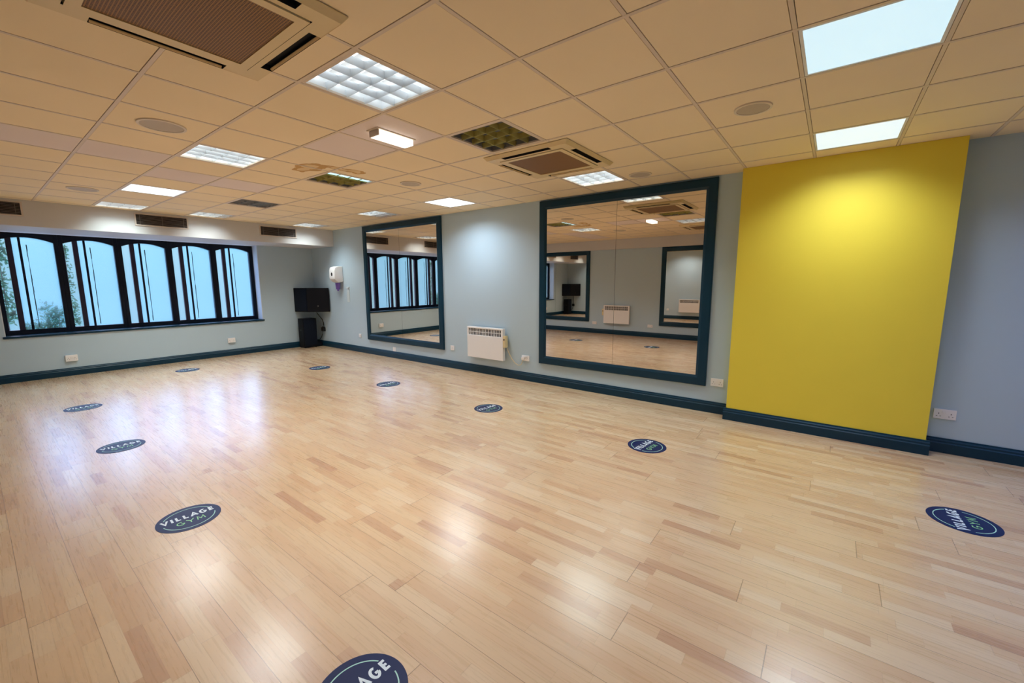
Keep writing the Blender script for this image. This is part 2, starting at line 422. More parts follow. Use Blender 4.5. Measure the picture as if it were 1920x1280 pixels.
b.box(XF + 0.045, XW - 0.002, WY1 - 0.012, WY1 - 0.0005, WZ0, WZ1); b.box(XF + 0.045, XW - 0.002, WY0 + 0.0005, WY0 + 0.012, WZ0, WZ1)
b.box(XF + 0.045, XW - 0.002, WY0, WY1, WZ1 + 0.001, WZ1 + 0.014)
struct(b.build('trim_reveal'), 'white lining of the window recess', 'trim')

SKP = [(0, 0), (SKT, 0), (SKT, 0.088), (SKT * 0.72, 0.098), (SKT * 0.72, 0.112), (SKT * 0.45, 0.124), (SKT * 0.35, SKH), (0, SKH)]
def skirting(name, a, c, axis, sgn, label):
    """axis 'x': runs along X on a wall at Y=c with outward normal sgn; 'y': the other way"""
    b = MB(M['navy'])
    wall_at = c
    if axis == 'x': b.prism(SKP, a[0], a[1], 0, lambda u, v, w: (w, wall_at + sgn * u, v))
    else: b.prism(SKP, a[0], a[1], 0, lambda u, v, w: (wall_at + sgn * u, w, v))
    return struct(b.build(name), label, 'baseboard')
skirting('baseboard_mirror', (XW + SKT, PX0 - SKT * 0), YW, 'x', -1, 'dark teal skirting under the two mirrors')
skirting('baseboard_right', (PX1, XE), YW, 'x', -1, 'dark teal skirting right of the yellow pier')
skirting('baseboard_window', (YO, YW), XW, 'y', 1, 'dark teal skirting under the window')
skirting('baseboard_opposite', (XW + SKT, XE), YO, 'x', 1, 'dark teal skirting of the mirrored wall')
b = MB(M['navy'])
b.prism(SKP, PX0 - SKT, PX1 + SKT, 0, lambda u, v, w: (w, YP - u, v))
b.prism(SKP, YP, YW - SKT, 0, lambda u, v, w: (PX0 - u, w, v)); b.prism(SKP, YP, YW - SKT, 0, lambda u, v, w: (PX1 + u, w, v))
struct(b.build('baseboard_pier'), 'dark teal skirting round the yellow pier', 'baseboard')

# ------------------------------------------------------------------ the long window: five arched bays
b = MB(M['navy'])
b.box(XF - 0.03, XW, WY0, WY1, WZ0 - 0.03, WZ0 - 0.002)
b.box(XW + 0.0005, XW + 0.022, WY0 - 0.02, WY1 + 0.02, WZ0 - 0.034, WZ0 - 0.001, bev=0.004)
struct(b.build('trim_sill'), 'glossy dark teal window sill', 'sill')
NB = 5; BWID = (4.108 - 0.328) / NB
def arch(y0, y1, zs, za, n=18):
    return [(y0 + (y1 - y0) * k / n, zs + (za - zs) * (1 - (2 * k / n - 1) ** 2)) for k in range(n + 1)]
order = ['leftmost', 'second from left', 'middle', 'fourth from left', 'rightmost']
for k in range(NB):
    y0 = 0.328 + BWID * k; y1 = y0 + BWID; yc = (y0 + y1) / 2
    w = empty_struct(f'window_{k + 1}', (XF, yc, WZ0), f'{order[k]} arched bay of the long frosted window', 'window')
    h = BWID / 2; op = h - 0.055; zt = WZ1 - WZ0; zlo = 0.075; zs = 2.268 - WZ0; za = 2.342 - WZ0
    f = MB(M['frame'])
    lo, hi = -h, h
    if k == 0: lo -= 0.012
    if k == NB - 1: hi += 0.03
    f.box(-0.04, 0.04, lo, -op, 0, zt, bev=0.004); f.box(-0.04, 0.04, op, hi, 0, zt, bev=0.004); f.box(-0.036, 0.036, -op, op, 0, zlo)
    A = arch(-op, op, zs, za)
    f.prism([(-op, zt)] + A + [(op, zt)], -0.035, 0.035, 0, lambda u, v, c: (c, u, v))
    f.build('frame', w)
    ys = -0.175                                   # the brown stile stands left of the bay centre
    def pane(name, a, c, m, xx, lab):
        q = MB(m); pts = [(u, v) for u, v in A if a < u < c]
        top = lambda u: zs + (za - zs) * (1 - (u / op) ** 2)
        q.prism([(a, zlo), (c, zlo), (c, top(c))] + pts[::-1] + [(a, top(a))], xx - 0.003, xx + 0.003, 0, lambda u, v, z: (z, u, v))
        o = q.build(name, w); o['label'] = lab; return o
    pane('pane', ys + 0.0325, op, M['frost'], -0.012, 'wide frosted pane')
    pane('pane', -op, ys - 0.0325, M['clearpane'], -0.012, 'narrow clearer pane')
    q = MB(M['brown']); q.box(-0.03, 0.025, ys - 0.0325, ys + 0.0325, zlo, za - 0.01, bev=0.004); q.build('stile', w)['label'] = 'brown upright stile'
    q = MB(M['frame']); q.box(-0.004, 0.02, -0.075, -0.045, zlo, za - 0.005, bev=0.003); q.build('glazing_bar', w)['label'] = 'dark narrow glazing bar'
    q = MB(M['greenline'])
    for s_ in range(14):                           # slightly ragged dark line down the film
        z0 = zlo + 0.03 + s_ * 0.098; q.box(-0.008, -0.005, 0.010 + random.uniform(-0.003, 0.003), 0.020 + random.uniform(-0.003, 0.003), z0, z0 + 0.099)
    q.build('green_line', w)['label'] = 'thin dark green line down the film'

# plants pressed close to the outside of the glass
def plant(name, label, cat, spots, n, stems, seed, size=0.035):
    rnd = random.Random(seed); o = thing(name, label, cat, (XF - 0.08, spots[0][0], 0.0))
    f = MB(M['leaf']); L0 = Vector(o.location)
    for _ in range(n):
        y0, z0, ry, rz = rnd.choice(spots)
        c = Vector((XF - 0.028 - abs(rnd.gauss(0, 0.03)), rnd.gauss(y0, ry), rnd.gauss(z0, rz))) - L0
        a = rnd.uniform(0, 2 * PI); t = rnd.uniform(-0.5, 0.5); s = size * rnd.uniform(0.5, 1.3)
        d = Vector((0.25 * math.sin(t), math.cos(a), math.sin(a))).normalized(); e = Vector((0.3 * t, -math.sin(a), math.cos(a))).normalized()
        if c.z + L0.z < 0.55 or (name == 'shrub' and not 0.5 < c.y + L0.y < 1.02) or (name != 'shrub' and abs(c.y) > 0.075): continue
        pts = [c - d * s, c + e * s * 0.32 - d * s * 0.2, c + e * s * 0.28 + d * s * 0.4, c + d * s, c - e * s * 0.28 + d * s * 0.4, c - e * s * 0.32 - d * s * 0.2]
        f.quad([tuple(p) for p in pts])
    f.build('foliage', o)
    q = MB(M['stem'])
    for path in stems: q.tube([Vector(p) - L0 for p in path], 0.006)
    q.build('stem', o)
    return o
xs = XF - 0.06
plant('climbing_plant', 'leafy climber outside the narrow pane of the leftmost window bay', 'plant',
      [(0.42, 2.2, 0.04, 0.1), (0.41, 1.95, 0.05, 0.14), (0.40, 1.6, 0.03, 0.16), (0.42, 1.3, 0.05, 0.12), (0.43, 1.1, 0.04, 0.08)], 330,
      [[(xs, 0.40, 0.0), (xs, 0.39, 0.9), (xs, 0.41, 1.6), (xs, 0.40, 2.3)]], 1)
plant('climbing_plant', 'sparser leafy climber outside the second window bay from the left', 'plant',
      [(1.15, 2.15, 0.02, 0.06), (1.165, 1.75, 0.035, 0.16), (1.175, 1.5, 0.03, 0.12), (1.17, 1.1, 0.04, 0.12), (1.19, 0.95, 0.05, 0.08)], 260,
      [[(xs, 1.13, 0.0), (xs, 1.14, 0.9), (xs, 1.15, 1.6), (xs, 1.15, 2.2)]], 2, 0.028)
plant('shrub', 'low green shrub outside, behind the wide frosted leftmost pane', 'plant',
      [(0.86, 0.84, 0.10, 0.05), (0.92, 0.93, 0.08, 0.08), (0.76, 0.84, 0.10, 0.05), (0.95, 1.05, 0.05, 0.08), (0.66, 0.86, 0.07, 0.05), (0.84, 1.08, 0.08, 0.10)], 480,
      [[(xs, 0.85, 0.0), (xs, 0.86, 0.5), (xs, 0.84, 1.05)], [(xs, 0.9, 0.0), (xs, 0.94, 0.6), (xs, 0.97, 1.0)]], 3, 0.028)
b = MB(M['outdoor']); b.box(-14.5, XW - 0.32, -4, 9, -0.12, -0.02); struct(b.build('ground_outside'), 'pale paving outside the window', 'ground')

# ------------------------------------------------------------------ framed mirrors
def make_mirror(loc, rz, label, W=2.44, Hh=2.44, fw=0.124, group='framed wall mirrors'):
    t = thing('wall_mirror_panel', label, 'mirror', loc, rz, group)
    f = MB(M['navy'])
    prof = [(0.0, 0.001), (0.0, 0.030), (0.010, 0.036), (fw - 0.03, 0.036), (fw - 0.012, 0.028), (fw, 0.022), (fw, 0.001)]
    cor = [(-W / 2, 0), (W / 2, 0), (W / 2, Hh), (-W / 2, Hh)]; inw = [(1, 1), (-1, 1), (-1, -1), (1, -1)]
    V = [[f.bm.verts.new((cx + sx * u, v, cz + sz * u)) for u, v in prof] for (cx, cz), (sx, sz) in zip(cor, inw)]
    for k in range(4):
        a, c = V[k], V[(k + 1) % 4]
        for q in range(len(prof)):
            f.bm.faces.new([a[q], c[q], c[(q + 1) % len(prof)], a[(q + 1) % len(prof)]])
    f.build('frame', t)
    for s in (-1, 1):
        p_ = MB(M['mirror']); x0, x1 = (-W / 2 + fw - 0.004, -0.0016) if s < 0 else (0.0016, W / 2 - fw + 0.004)
        p_.box(x0, x1, 0.012, 0.018, fw - 0.004, Hh - fw + 0.004); p_.build('mirror_pane', t)
    p_ = MB(M['seam']); p_.box(-W / 2 + fw - 0.004, W / 2 - fw + 0.004, 0.002, 0.0115, fw - 0.004, Hh - fw + 0.004); p_.build('backing_board', t)
    return t
ZM = 0.322
mir = make_mirror((-6.935, YW, ZM), PI, 'dark teal framed mirror reflecting the window, between speakers and heater')
mir2 = dup(mir, (-2.356, YW, ZM), PI, 'dark teal framed mirror between the heater and the yellow pier')
make_mirror((-7.18, YO, 0.345), 0, 'mirror opposite, reflected with black speakers in it', 2.44, 2.15)
make_mirror((-2.57, YO, 0.345), 0, 'mirror opposite, reflected with a white heater in it', 2.44, 2.15)

# ------------------------------------------------------------------ panel heaters
def make_heater(loc, rz, label):
    t = thing('panel_heater', label, 'heater', loc, rz, 'white panel heaters')
    W, Hh, D0, D1 = 0.80, 0.535, 0.035, 0.10
    c = MB(M['white'])
    c.box(-W / 2, W / 2, D0, D1, 0, 0.395, bev=0.006)
    c.box(-W / 2, W / 2, D0, D1, Hh - 0.028, Hh, bev=0.005)
    c.box(-W / 2, -W / 2 + 0.03, D0, D1, 0.385, Hh - 0.02); c.box(W / 2 - 0.03, W / 2, D0, D1, 0.385, Hh - 0.02)
    c.box(-W / 2 + 0.02, W / 2 - 0.02, D0, D1 - 0.035, 0.38, Hh - 0.02, 0)
    c.build('casing', t)
    g_ = MB(M['slat'], M['dark'])
    g_.box(-W / 2 + 0.03, W / 2 - 0.03, D1 - 0.032, D1 - 0.028, 0.395, Hh - 0.028, 1)
    g_.build('grille_backing', t)
    s_ = MB(M['white'])
    for k in range(22):
        x = -W / 2 + 0.04 + k * (W - 0.08) / 21; s_.box(x - 0.0045, x + 0.0045, D1 - 0.016, D1 - 0.006, 0.393, Hh - 0.026)
    s_.box(-W / 2 + 0.03, W / 2 - 0.03, D1 - 0.018, D1 - 0.0065, 0.447, 0.455)
    s_.build('grille', t)
    k_ = MB(M['offwhite'], M['grey']); k_.box(-W / 2 - 0.052, -W / 2 - 0.0005, 0.03, 0.10, 0.23, 0.42, bev=0.006)
    k_.cyl((-W / 2 - 0.026, 0.10, 0.36), 0.014, 0, 0.010, 1, 20, 'y'); k_.build('control_box', t)
    for bx in (-0.28, 0.28):
        l_ = MB(M['grey']); l_.box(bx - 0.02, bx + 0.02, -0.001, 0.034, 0.05, 0.48); l_.build('bracket', t)
    return t
heater = make_heater((-4.64, YW, 0.285), PI, 'white panel heater on the wall between the two mirrors')
heater2 = dup(heater, (-5.035, YO, 0.335), 0, 'white panel heater seen reflected in the mirror beside the yellow pier')
b = MB(M['offwhite'])
pts = [(-4.64 - p[0], YW - p[1], p[2] - 0.285) for p in [(-4.215, 5.32, 0.55), (-4.19, 5.335, 0.50), (-4.16, 5.35, 0.42), (-4.11, 5.362, 0.33), (-4.05, 5.37, 0.265), (-3.985, 5.372, 0.235), (-3.93, 5.368, 0.25), (-3.90, 5.362, 0.295), (-3.886, 5.352, 0.335)]]
b.tube(pts, 0.0052); cord = b.build('power_cord', heater, True); cord['label'] = 'pale twisted cord'

# ------------------------------------------------------------------ sockets and plates
def make_socket(name, loc, rz, label, W=0.147, Hh=0.087, D=0.012, kind='double', group='wall sockets'):
    t = thing(name, label, 'socket', loc, rz, group)
    p_ = MB(M['white'], M['dark']); p_.box(-W / 2, W / 2, 0.0005, D, 0, Hh, 0, bev=0.003)
    cs = (-W * 0.27, W * 0.27) if kind == 'double' else (0.0,)
    if kind != 'blank':
        for cx in cs:
            for dx, dz, sw, sh in ((0, 0.012, 0.005, 0.010), (-0.012, -0.012, 0.009, 0.004), (0.012, -0.012, 0.009, 0.004)):
                p_.box(cx + dx - sw / 2, cx + dx + sw / 2, D - 0.002, D + 0.0008, Hh * 0.42 + dz - sh / 2, Hh * 0.42 + dz + sh / 2, 1)
    p_.build('faceplate', t)
    if kind == 'double':
        for sx in (-0.012, 0.012):
            r_ = MB(M['white'], M['dark']); r_.box(sx - 0.008, sx + 0.008, D, D + 0.005, Hh * 0.56, Hh * 0.82, 0, bev=0.0015); r_.build('rocker_switch', t)
    elif kind == 'switch':
        r_ = MB(M['white']); r_.box(-0.014, 0.014, D, D + 0.006, Hh * 0.3, Hh * 0.72, 0, bev=0.0015); r_.build('rocker_switch', t)
    return t
make_socket('double_socket', (-1.015, YW, 0.333), PI, 'white double socket between the large mirror and the yellow pier', 0.140, 0.094)
make_socket('double_socket', (0.918, YW, 0.318), PI, 'white double socket right of the yellow pier', 0.150, 0.092)
s4 = make_socket('double_socket', (-3.844, YW, 0.322), PI, 'white double socket with the heater plug, left of the large mirror', 0.146, 0.090)
b = MB(M['white']); b.box(0.018, 0.062, 0.0132, 0.045, 0.018, 0.066, bev=0.006); pl = b.build('plug', cord); pl.location = (-4.64 + 3.844, 0, 0.322 - 0.285)
make_socket('single_socket', (-5.508, YW, 0.334), PI, 'small white socket between the left mirror and the heater', 0.092, 0.088, kind='single')
make_socket('single_socket', (-7.245, YW, 0.141), PI, 'small white socket just above the skirting under the left mirror', 0.09, 0.088, kind='single')
make_socket('switch_plate', (-8.479, YW, 0.335), PI, 'small white switch plate left of the left mirror, beside speakers', 0.086, 0.086, kind='switch')
make_socket('double_socket', (XW, 1.005, 0.252), -PI / 2, 'white surface box under the left part of the window', 0.15, 0.108, 0.036)
make_socket('double_socket', (XW, 3.447, 0.288), -PI / 2, 'white surface box under the right end of the window', 0.142, 0.10, 0.036)
make_socket('double_socket', (-5.77, YO, 0.27), 0, 'reflected white socket left of the heater opposite', 0.146, 0.086)
make_socket('double_socket', (-4.04, YO, 0.27), 0, 'reflected white socket right of the heater opposite', 0.146, 0.086)

# ------------------------------------------------------------------ speakers in the corner
t = thing('wall_speaker', 'wide black speaker fixed high across the room corner', 'speaker', (-10.1, 5.15, 0.875))
plan = [(-0.29, -0.29), (0.10, -0.165), (0.445, 0.205), (0.20, 0.205), (-0.27, 0.0)]
b = MB(M['black']); b.prism(plan, 0, 0.573, 0, bev=0.008); b.build('cabinet', t)
def facegrille(a, c, z0, z1, d, m):
    A, B = Vector((*a, 0)), Vector((*c, 0)); u = (B - A).normalized(); n = Vector((u.y, -u.x, 0)); q = MB(m)
    P = [A + u * 0.02 + n * 0.001, B - u * 0.02 + n * 0.001, B - u * 0.02 + n * d, A + u * 0.02 + n * d]
    q.prism([(p.x, p.y) for p in P], z0, z1, 0); return q
facegrille(plan[0], plan[1], 0.03, 0.545, 0.006, M['blackgrille']).build('front_grille', t)['label'] = 'navy-black grille'
A, B = Vector((*plan[1], 0)), Vector((*plan[2], 0)); u = (B - A).normalized(); n = Vector((u.y, -u.x, 0)); c = A + u * 0.23
b = MB(M['grey']); b.prism([tuple((c + u * 0.02 * math.cos(q * PI / 8) * 0.8 + n * 0)[:2]) for q in (0, 1)] + [tuple((c + u * 0.0 + n * 0.012)[:2])], 0.13, 0.155, 0); b.build('cable_socket', t)['label'] = 'small grey cable socket'
b = MB(M['rubber']); b.box(-0.10, 0.0, 0.09, 0.238, 0.20, 0.36); b.build('bracket', t)

t = thing('floor_speaker', 'upright black speaker standing on the floor in the corner', 'speaker', (-10.17, 5.03, 0))
b = MB(M['black']); b.box(-0.12, 0.12, -0.168, 0.168, 0.012, 0.715, bev=0.008); b.build('cabinet', t)
b = MB(M['blackgrille']); b.box(0.1205, 0.127, -0.15, 0.15, 0.06, 0.69, bev=0.002); b.build('front_grille', t)
for x in (-0.09, 0.09):
    for y in (-0.13, 0.13):
        b = MB(M['rubber']); b.cyl((x, y, 0), 0.02, 0, 0.0125); b.build('foot', t)
b = MB(M['rubber']); b.box(-0.05, 0.05, -0.173, -0.1685, 0.42, 0.45); b.build('handle', t)
t = thing('equipment_box', 'low black box on the floor right of the upright corner speaker', 'box', (-10.22, 5.285, 0))
b = MB(M['black']); b.box(-0.11, 0.10, -0.075, 0.066, 0.0, 0.105, bev=0.005); b.build('case', t)
b = MB(M['blackgrille']); b.box(0.1005, 0.104, -0.06, 0.05, 0.02, 0.085); b.build('front_panel', t)
t = thing('power_adapter', 'black plug-in adapter on the wall behind the corner speaker cable', 'adapter', (-10.04, YW, 0.375), PI)
b = MB(M['rubber']); b.box(-0.055, 0.055, 0.001, 0.06, 0, 0.10, bev=0.008); b.build('body', t)
b = MB(M['rubber']); b.box(-0.03, 0.03, 0.02, 0.045, 0.1005, 0.118); b.build('strain_relief', t)
b = MB(M['rubber'])
b.tube([(-9.90, 5.135, 1.015), (-9.905, 5.13, 0.93), (-9.93, 5.17, 0.84), (-9.98, 5.25, 0.76), (-10.02, 5.33, 0.68), (-10.03, 5.365, 0.58), (-10.035, 5.365, 0.512)], 0.009)
tag(b.build('speaker_cable', smooth=True), 'black cable dropping from the high corner speaker to an adapter', 'cable')
b = MB(M['rubber'])
b.tube([(-10.04, 5.34, 0.372), (-10.05, 5.33, 0.29), (-10.09, 5.32, 0.22), (-10.14, 5.31, 0.18), (-10.15, 5.30, 0.13), (-10.16, 5.29, 0.107)], 0.008)
tag(b.build('power_cable', smooth=True), 'short black cable looping down to the low black box', 'cable')

# ------------------------------------------------------------------ soap dispenser and the pale holder beside it
t = thing('soap_dispenser', 'white wall dispenser with purple bottle, left of the left mirror', 'dispenser', (-9.16, YW, 1.575), PI)
b = MB(M['white'])
prof = [(0.002, 0.03), (0.10, 0.0), (0.15, 0.02), (0.205, 0.07), (0.215, 0.12), (0.21, 0.28), (0.19, 0.345), (0.10, 0.375), (0.002, 0.375)]
b.prism(prof, -0.115, 0.115, 0, lambda u, v, w: (w, u, v), bev=0.016); b.build('cover', t, True)
b = MB(M['dark']); b.prism([(0.03 * math.cos(q * PI / 8), 0.19 + 0.042 * math.sin(q * PI / 8)) for q in range(16)], 0.2135, 0.2165, 0, lambda u, v, w: (u, w, v)); b.build('level_window', t)['label'] = 'dark oval level window'
b = MB(M['purple']); b.cyl((0, 0.082, -0.155), 0.042, 0, 0.150, 0, 24, 'z', 0.055); b.cyl((0, 0.082, -0.19), 0.018, 0, 0.036, 0, 16); b.build('bottle', t, False)['label'] = 'purple bottle'
t = thing('wall_holder', 'slim pale clear holder on the wall right of the soap dispenser', 'holder', (-8.87, YW, 1.13), PI)
b = MB(M['clear']); b.box(-0.05, 0.05, 0.0005, 0.008, 0, 0.355, bev=0.002); b.build('back_plate', t)
b = MB(M['clear']); b.box(-0.05, 0.05, 0.0085, 0.02, 0.31, 0.35, bev=0.003); b.build('clip', t)

# ------------------------------------------------------------------ air grilles on the bulkhead
def make_grille(loc, label):
    t = thing('air_vent', label, 'grille', loc, -PI / 2, 'air grilles on the bulkhead')
    W, Hh = 0.74, 0.205
    r_ = MB(M['grille_rim'])
    r_.box(-W / 2, W / 2, 0.0005, 0.012, 0, 0.018); r_.box(-W / 2, W / 2, 0.0005, 0.012, Hh - 0.018, Hh)
    r_.box(-W / 2, -W / 2 + 0.02, 0.0005, 0.012, 0.018, Hh - 0.018); r_.box(W / 2 - 0.02, W / 2, 0.0005, 0.012, 0.018, Hh - 0.018); r_.build('rim', t)
    k_ = MB(M['dark']); k_.box(-W / 2 + 0.02, W / 2 - 0.02, 0.0005, 0.002, 0.018, Hh - 0.018); k_.build('dark_backing', t)  # dark sheet on the bulkhead face, shade inside the duct put into its colour
    s_ = MB(M['slat'])
    for k in range(8):
        z = 0.026 + k * 0.0205
        s_.prism([(0.0025, z + 0.006), (0.0105, z), (0.0112, z + 0.0025), (0.0032, z + 0.0085)], -W / 2 + 0.02, W / 2 - 0.02, 0, lambda u, v, w: (w, u, v))
    for x in (-0.30, 0.0, 0.30): s_.box(x - 0.0025, x + 0.0025, 0.003, 0.0118, 0.018, Hh - 0.018)
    s_.build('louvre_slats', t)
    return t
gr = make_grille((XB, 0.285, 2.545), 'leftmost air grille on the bulkhead above the window')
dup(gr, (XB, 2.245, 2.545), -PI / 2, 'middle air grille on the bulkhead above the window')
dup(gr, (XB, 4.175, 2.535), -PI / 2, 'air grille on the bulkhead nearest the room corner')

# ------------------------------------------------------------------ ceiling cassettes
def make_cassette(loc, label):
    t = thing('ceiling_air_conditioner', label, 'air conditioner', loc, 0, 'ceiling cassette air conditioners')
    S = 0.462; Z = -0.034
    f = MB(M['offwhite'], M['dark'], M['creamlip'])
    # outer bevelled rim ring, slots left open between rim and inner panel
    so, si, w = 0.440, 0.382, 0.262            # slot outer / inner offset, half length
    def plate(x0, x1, y0, y1): f.box(x0, x1, y0, y1, Z, 0.0 - 0.0015)
    # rim with sloped edge
    for q in range(4):
        R = Matrix.Rotation(q * PI / 2, 2)
        P = lambda a, c_, z: (*(R @ Vector((a, c_))), z)
        f.quad([P(-S, S, -0.006), P(S, S, -0.006), P(S - 0.022, S - 0.022, Z), P(-S + 0.022, S - 0.022, Z)])
        f.quad([P(-S, S, -0.0015), P(S, S, -0.0015), P(S, S, -0.006), P(-S, S, -0.006)])
        f.quad([P(-S + 0.022, S - 0.022, Z), P(S - 0.022, S - 0.022, Z), P(so, so, Z), P(-so, so, Z)])
        # corner plate pieces either side of the slot
        f.quad([P(-so, so, Z), P(-w, so, Z), P(-w, si, Z), P(-so, si, Z)]); f.quad([P(w, so, Z), P(si, so, Z), P(si, si, Z), P(w, si, Z)])
        # slot walls (dark) and slot floor
        f.quad([P(-w, so, Z), P(w, so, Z), P(w, so, -0.004), P(-w, so, -0.004)], 1)
        f.quad([P(-w, si, Z), P(w, si, Z), P(w, si, -0.004), P(-w, si, -0.004)], 1)
        for sx in (-w, w): f.quad([P(sx, si, Z), P(sx, so, Z), P(sx, so, -0.004), P(sx, si, -0.004)], 1)
        f.quad([P(-w, so, -0.004), P(w, so, -0.004), P(w, si, -0.004), P(-w, si, -0.004)], 1)
        # band between slot and intake panel
        f.quad([P(-si, si, Z), P(si, si, Z), P(0.352, 0.352, Z), P(-0.352, 0.352, Z)])
        f.quad([P(-0.352, 0.352, Z), P(0.352, 0.352, Z), P(0.352, 0.352, Z + 0.012), P(-0.352, 0.352, Z + 0.012)], 1)
        # fine seams that mark the corner plates
        f.quad([P(w + 0.004, so + 0.0, Z - 0.0004), P(so, so, Z - 0.0004), P(so, so - 0.004, Z - 0.0004), P(w + 0.004, so - 0.004, Z - 0.0004)], 2)
    f.build('fascia', t)
    p_ = MB(M['offwhite'], M['creamlip'])
    for q in range(4):
        R = Matrix.Rotation(q * PI / 2, 2); P = lambda a, c_, z: (*(R @ Vector((a, c_))), z)
        p_.quad([P(-0.345, 0.345, Z - 0.005), P(0.345, 0.345, Z - 0.005), P(0.298, 0.298, Z - 0.005), P(-0.298, 0.298, Z - 0.005)])
        p_.quad([P(-0.345, 0.345, Z - 0.005), P(0.345, 0.345, Z - 0.005), P(0.345, 0.345, Z + 0.012), P(-0.345, 0.345, Z + 0.012)])
        p_.quad([P(-0.298, 0.298, Z - 0.005), P(0.298, 0.298, Z - 0.005), P(0.298, 0.298, Z + 0.001), P(-0.298, 0.298, Z + 0.001)], 1)
    pan = p_.build('intake_panel', t)
    g_ = MB(M['grille_br']); g_.box(-0.300, 0.300, -0.300, 0.300, Z - 0.001, Z + 0.002); g_.build('intake_mesh', pan)['label'] = 'brown intake mesh'
    for q in range(4):
        R = Matrix.Rotation(q * PI / 2, 2); v = MB(M['creamlip'])
        P = lambda a, c_, z: (*(R @ Vector((a, c_))), z)
        v.quad([P(-w + 0.006, so - 0.002, Z + 0.001), P(w - 0.006, so - 0.002, Z + 0.001), P(w - 0.006, so - 0.011, Z + 0.008), P(-w + 0.006, so - 0.011, Z + 0.008)])
        v.quad([P(-w + 0.006, so - 0.002, Z + 0.004), P(w - 0.006, so - 0.002, Z + 0.004), P(w - 0.006, so - 0.011, Z + 0.011), P(-w + 0.006, so - 0.011, Z + 0.011)])
        v.build('air_flap', t)
    return t
ac = make_cassette((-2.300, 0.735, HC), 'large square ceiling air conditioner at the top left, brown mesh centre')
dup(ac, (-2.335, 3.673, HC), 0, 'square ceiling air conditioner above the large mirror, beside an unlit light')

# ------------------------------------------------------------------ unseen area lamps added just below the fixtures to carry their light
PK = 0.62
def lamp(par, power, col, spread=144, size=0.55, z=-0.012):
    l = bpy.data.lights.new('lamp', 'AREA'); l.shape = 'SQUARE'; l.size = size; l.energy = power * PK; l.color = col; l.spread = math.radians(spread)
    o = bpy.data.objects.new('lamp', l); COL.objects.link(o); o.parent = par; o.location = (0, 0, z)
    return o

LEDLAB = {(8, 0): 'bright white panel light near the bulkhead, left of centre', (4, 5): 'bright white panel light beside the wall, above the grey-blue wall section',
          (-4, 2): 'large pale blue panel light at the top right', (-4, 5): 'pale blue panel light right above the yellow pier',
          (-8, 2): 'panel light in the row behind the viewpoint', (-8, 5): 'panel light lighting the wall right of the yellow pier', (-4, 0): 'panel light directly above the viewpoint'}
WHITE = (0.93, 0.98, 1.0); COOL = (0.80, 0.92, 1.0); BLUE = (0.20, 0.36, 1.0); PALEBLUE = (0.52, 0.70, 1.0)
LEDP = {(8, 0): (34, WHITE), (4, 5): (30, COOL), (-4, 2): (22, PALEBLUE), (-4, 5): (22, (0.80, 0.90, 1.0)), (-8, 2): (12, BLUE), (-8, 5): (19, BLUE), (-4, 0): (12, PALEBLUE)}
for (i, j), k in LED.items():
    x, y = cellxy(i, j)
    t = thing('ceiling_panel_light', LEDLAB[(i, j)], 'ceiling light', (x, y, HC), 0, 'flat panel ceiling lights')
    f = MB(M['housing'])
    s0, s1 = 0.2875, 0.272
    for a in ((-s0, s0, s1, s0), (-s0, s0, -s0, -s1), (-s0, -s1, -s1, s1), (s1, s0, -s1, s1)): f.box(a[0], a[1], a[2], a[3], 0.0005, 0.012)
    f.box(-s0, s0, -s0, s0, 0.0135, 0.03)
    f.build('frame', t)
    d = MB(M[k]); d.box(-s1, s1, -s1, s1, 0.003, 0.012); d.build('diffuser', t)
    lamp(t, LEDP[(i, j)][0], LEDP[(i, j)][1], 130 if (i, j) in ((-4, 2), (-4, 5)) else 144)

